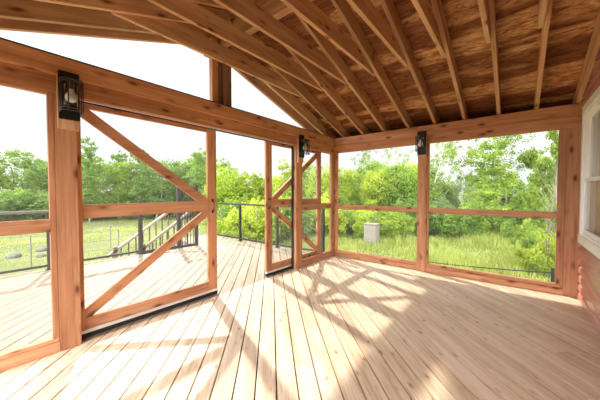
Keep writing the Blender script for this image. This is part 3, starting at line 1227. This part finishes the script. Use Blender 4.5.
def trunk_bm(bm, h, r0, seed, limbs, lean=0.05):
    rr = random.Random(seed)
    pts, rad = [], []
    n = 7
    ax, ay = rr.uniform(-lean, lean), rr.uniform(-lean, lean)
    for i in range(n):
        f = i / (n - 1)
        pts.append(Vector((ax * h * f + 0.03 * math.sin(f * 5 + seed), ay * h * f + 0.03 * math.cos(f * 4 + seed), h * f - 0.1)))
        rad.append(r0 * (1 - 0.8 * f))
    tube_bm(bm, pts, r0, 7, True, rad)
    for k in range(limbs):
        f = rr.uniform(0.3, 0.92)
        i = int(f * (n - 1))
        b = pts[i].lerp(pts[min(i + 1, n - 1)], f * (n - 1) - i)
        a = rr.uniform(0, 6.28)
        ln = h * rr.uniform(0.14, 0.3) * (1.25 - f)
        e = b + Vector((math.cos(a) * ln, math.sin(a) * ln, ln * rr.uniform(0.5, 1.1)))
        m = b.lerp(e, 0.5) + Vector((0, 0, -0.05 * ln))
        tube_bm(bm, [b, m, e], 0.02, 5, True, [r0 * 0.35 * (1.1 - f), r0 * 0.25 * (1.1 - f), r0 * 0.08])


def mk_tree(kind, seed):
    """unit-height plant meshes (height 1): returns (foliage mesh, trunk mesh)"""
    rr = random.Random(seed)
    bm = bmesh.new()
    if kind == 'broad':
        bl = [(0, 0, .58, .28, .28, .36)]
        for k in range(9):
            a = rr.uniform(0, 6.28)
            z = rr.uniform(.2, .85)
            q = .24 * (1.15 - z * .7)
            bl.append((math.cos(a) * q, math.sin(a) * q, z, .15, .15, .13))
        pts = crown_pts(bl, 9000, seed)
        me = quads_mesh('foliage', pts, 0.025, seed)
        trunk_bm(bm, .8, .018, seed, 12)
    elif kind == 'slim':
        bl = []
        for k in range(10):
            z = .22 + k * .078
            q = .06
            a = rr.uniform(0, 6.28)
            w = .13 * (1.2 - abs(z - .45))
            bl.append((math.cos(a) * q, math.sin(a) * q, z, w, w, .09))
        pts = crown_pts(bl, 6500, seed)
        me = quads_mesh('foliage', pts, 0.021, seed)
        trunk_bm(bm, .92, .012, seed, 12)
    elif kind == 'sparse':
        bl = []
        for k in range(15):
            z = .30 + rr.random() * .64
            q = .17 * (1.25 - z)
            a = rr.uniform(0, 6.28)
            bl.append((math.cos(a) * q, math.sin(a) * q, z, .095, .095, .085))
        pts = crown_pts(bl, 2600, seed, 0.2)
        me = quads_mesh('foliage', pts, 0.0125, seed)
        trunk_bm(bm, .97, .009, seed, 20, .03)
    elif kind == 'shrub':
        bl = [(0, 0, .42, .42, .42, .42)]
        for k in range(7):
            a = rr.uniform(0, 6.28)
            bl.append((math.cos(a) * .35, math.sin(a) * .35, rr.uniform(.25, .7), .25, .25, .25))
        pts = crown_pts(bl, 6500, seed)
        me = quads_mesh('foliage', pts, 0.05, seed)
        for k in range(5):
            a = rr.uniform(0, 6.28)
            tube_bm(bm, [(0.03 * math.cos(a), 0.03 * math.sin(a), -.05), (0.2 * math.cos(a), 0.2 * math.sin(a), .4), (0.3 * math.cos(a), .3 * math.sin(a), .7)], .012, 5)
    elif kind == 'maple':
        bl = []
        for k in range(16):
            z = rr.uniform(.22, .95)
            q = .36 * (1.15 - z) + .03
            a = rr.uniform(0, 6.28)
            bl.append((math.cos(a) * q, math.sin(a) * q, z, .13, .13, .075))
        pts = crown_pts(bl, 7000, seed, 0.3)
        me = quads_mesh('foliage', pts, 0.022, seed, 0.9)
        trunk_bm(bm, .9, .016, seed, 22)
    tr = bpy.data.meshes.new('trunk')
    bmesh.ops.recalc_face_normals(bm, faces=bm.faces)
    bm.to_mesh(tr)
    bm.free()
    return me, tr


LIB = {}


def plant(name, kind, var, az, dist, h, wide, mat, label, group, cat='tree', bark='bark', rz=0.0):
    """az: degrees clockwise from the view axis as a compass bearing, dist: metres from the porch"""
    key = (kind, var, mat)
    if key not in LIB:
        me, tr = mk_tree(kind, 11 + 7 * var + len(kind))
        me.materials.append(MATS[mat])
        tr.materials.append(MATS[bark])
        LIB[key] = (me, tr)
    me, tr = LIB[key]
    a = math.radians(38.885 - az)
    x, y = -math.sin(a) * dist, math.cos(a) * dist
    r = empty(name, (x, y, GZ), label, cat, group)
    r.scale = (h * wide, h * wide, h)
    r.rotation_euler = (0, 0, rz)
    for nm, m in (('foliage', me), ('trunk', tr)):
        o = bpy.data.objects.new(nm, m)
        COL.objects.link(o)
        o.parent = r
    return r


#PLANTS
prn = random.Random(5)
KINDW = {'leaf_green': 'mid green', 'leaf_yellow': 'yellow green', 'leaf_deep': 'dark green', 'leaf_pale': 'pale green'}


def belt(az0, az1, n, d0, d1, h0, h1, kinds, mats, where, group, nm='leafy_tree', cat='tree', wide=1.0):
    for i in range(n):
        f = (i + 0.5) / n
        az = az0 + (az1 - az0) * f + prn.uniform(-0.3, 0.3) * abs(az1 - az0) / n
        d = prn.uniform(d0, d1)
        h = prn.uniform(h0, h1)
        k = kinds[prn.randrange(len(kinds))]
        m = mats[prn.randrange(len(mats))]
        sz = 'tall' if h > (h0 + h1) / 2 else 'shorter'
        plant(nm, k, prn.randrange(3), az, d, h, wide * prn.uniform(0.9, 1.2), m,
              '%s %s %s, %s from the left' % (KINDW[m], cat, where, (ORD + ['tenth', 'eleventh', 'twelfth', 'thirteenth', 'fourteenth', 'fifteenth', 'sixteenth'])[i]), group, cat, 'bark', prn.uniform(0, 6))


# bearings: 0 = view axis, negative to the left
LW = 'in the treeline beyond the lawn, left bay'
belt(-58, -38.5, 8, 30, 38, 5.0, 6.4, ['broad', 'broad', 'slim'], ['leaf_green', 'leaf_green', 'leaf_deep'], 'beyond the lawn in the leftmost bay', 'trees beyond the left lawn', wide=1.25)
belt(-39, -15, 12, 23, 29, 4.8, 6.0, ['broad', 'slim', 'slim'], ['leaf_green', 'leaf_green', 'leaf_deep', 'leaf_yellow'], 'behind the large screen door', 'trees behind the big screen door', wide=1.15)
belt(-18, 8, 15, 18, 23, 3.3, 4.6, ['slim', 'slim', 'broad'], ['leaf_yellow'], 'beyond the far deck railing', 'trees beyond the far railing', wide=1.0)
belt(8, 26, 11, 17, 23, 3.4, 4.5, ['broad', 'slim', 'broad'], ['leaf_green', 'leaf_yellow', 'leaf_green'], 'in the left far bay', 'trees seen through the left far bay')
belt(24, 48, 13, 19, 26, 2.9, 4.0, ['broad', 'slim', 'broad'], ['leaf_green', 'leaf_deep', 'leaf_green', 'leaf_pale'], 'in the right far bay', 'trees seen through the right far bay')
belt(-16, 8, 12, 10.5, 15, 1.4, 2.3, ['shrub'], ['leaf_yellow', 'leaf_yellow', 'leaf_green'], 'beyond the far deck railing', 'shrubs beyond the far railing', 'leafy_shrub', 'shrub')
belt(7, 24, 9, 12.5, 16, 1.4, 2.2, ['shrub'], ['leaf_green', 'leaf_yellow', 'leaf_deep'], 'in the left far bay', 'shrubs in the left far bay', 'leafy_shrub', 'shrub')
belt(23, 47, 11, 14.5, 18, 1.3, 2.1, ['shrub'], ['leaf_green', 'leaf_pale', 'leaf_deep', 'leaf_yellow'], 'in the right far bay', 'shrubs in the right far bay', 'leafy_shrub', 'shrub')
belt(-58, -20, 12, 25, 28, 1.9, 2.8, ['shrub'], ['leaf_green', 'leaf_deep'], 'at the lawn edge', 'shrubs along the lawn edge', 'leafy_shrub', 'shrub', wide=1.4)
for i, (az, d, h, w) in enumerate(((13.5, 21, 6.0, 1.0), (19.5, 20, 5.9, 1.1), (26.5, 19, 6.4, 1.2), (28.5, 23, 7.0, 1.0), (30.5, 21, 6.6, 1.1), (36.3, 19, 6.9, 1.1), (38.5, 20, 7.0, 1.2))):
    plant('sparse_tree', 'sparse', i % 3, az, d, h, w, 'leaf_green',
          'thin airy sparse tree beyond the far wall, %s of seven from the left' % ORD[i], 'airy thin trees', 'tree', 'pale_bark', i * 1.3)
plant('slim_tree', 'slim', 0, 34.6, 16.5, 5.1, 1.15, 'leaf_green', 'bright green slim tree with pale trunk, middle of the right far bay', None, 'tree', 'pale_bark')
plant('maple_tree', 'maple', 0, 43.4, 11.5, 3.8, 0.75, 'leaf_green', 'large leafy maple at the right edge of the far wall view', None, 'tree')
plant('maple_tree', 'maple', 1, 44.9, 8.2, 4.7, 0.5, 'leaf_green', 'nearer maple with a leafy branch at top right of the far wall', None, 'tree', rz=2.0)
plant('leafy_shrub', 'shrub', 1, 43.2, 9.6, 1.5, 0.8, 'leaf_yellow', 'round bright shrub in the grass near the knotty right post', None, 'shrub')


# tall meadow grass beyond the far wall and along the deck
def grass(name, n, seed, box, hh, label, mat='grass_blade'):
    r = np.random.default_rng(seed)
    x = r.uniform(box[0], box[1], n)
    y = r.uniform(box[2], box[3], n)
    keep = ~((x > -7.6) & (x < 0.9) & (y < 4.95))
    x, y = x[keep], y[keep]
    n = len(x)
    h = hh * r.uniform(0.4, 1.2, n) * (0.7 + 0.5 * np.sin(x * 1.3) * np.cos(y * 1.1))
    a = r.uniform(0, 6.28, n)
    w = 0.016 + 0.0012 * y
    lx, ly = np.cos(a) * w, np.sin(a) * w
    dx, dy = r.normal(0, 0.3, n) * h, r.normal(0, 0.3, n) * h
    z = np.full(n, GZ - 0.02)
    v = np.stack([np.stack([x - lx, y - ly, z], 1), np.stack([x + lx, y + ly, z], 1), np.stack([x + dx, y + dy, z + h], 1)], 1).reshape(-1, 3)
    me = bpy.data.meshes.new(name)
    me.vertices.add(3 * n)
    me.vertices.foreach_set('co', v.ravel().astype(np.float32))
    me.loops.add(3 * n)
    me.loops.foreach_set('vertex_index', np.arange(3 * n, dtype=np.int32))
    me.polygons.add(n)
    me.polygons.foreach_set('loop_start', np.arange(0, 3 * n, 3, dtype=np.int32))
    me.update()
    me.validate()
    o = link(name, me, mat)
    tag(o, label, 'grass', kind='stuff')


grass('meadow_grass', 60000, 1, (-9, 8, 5.0, 22), 0.42, 'tall bright meadow grass beyond the far screened wall')
grass('lawn_grass', 30000, 2, (-26, -7.6, -6, 14), 0.12, 'short pale green lawn grass beyond the outer deck')
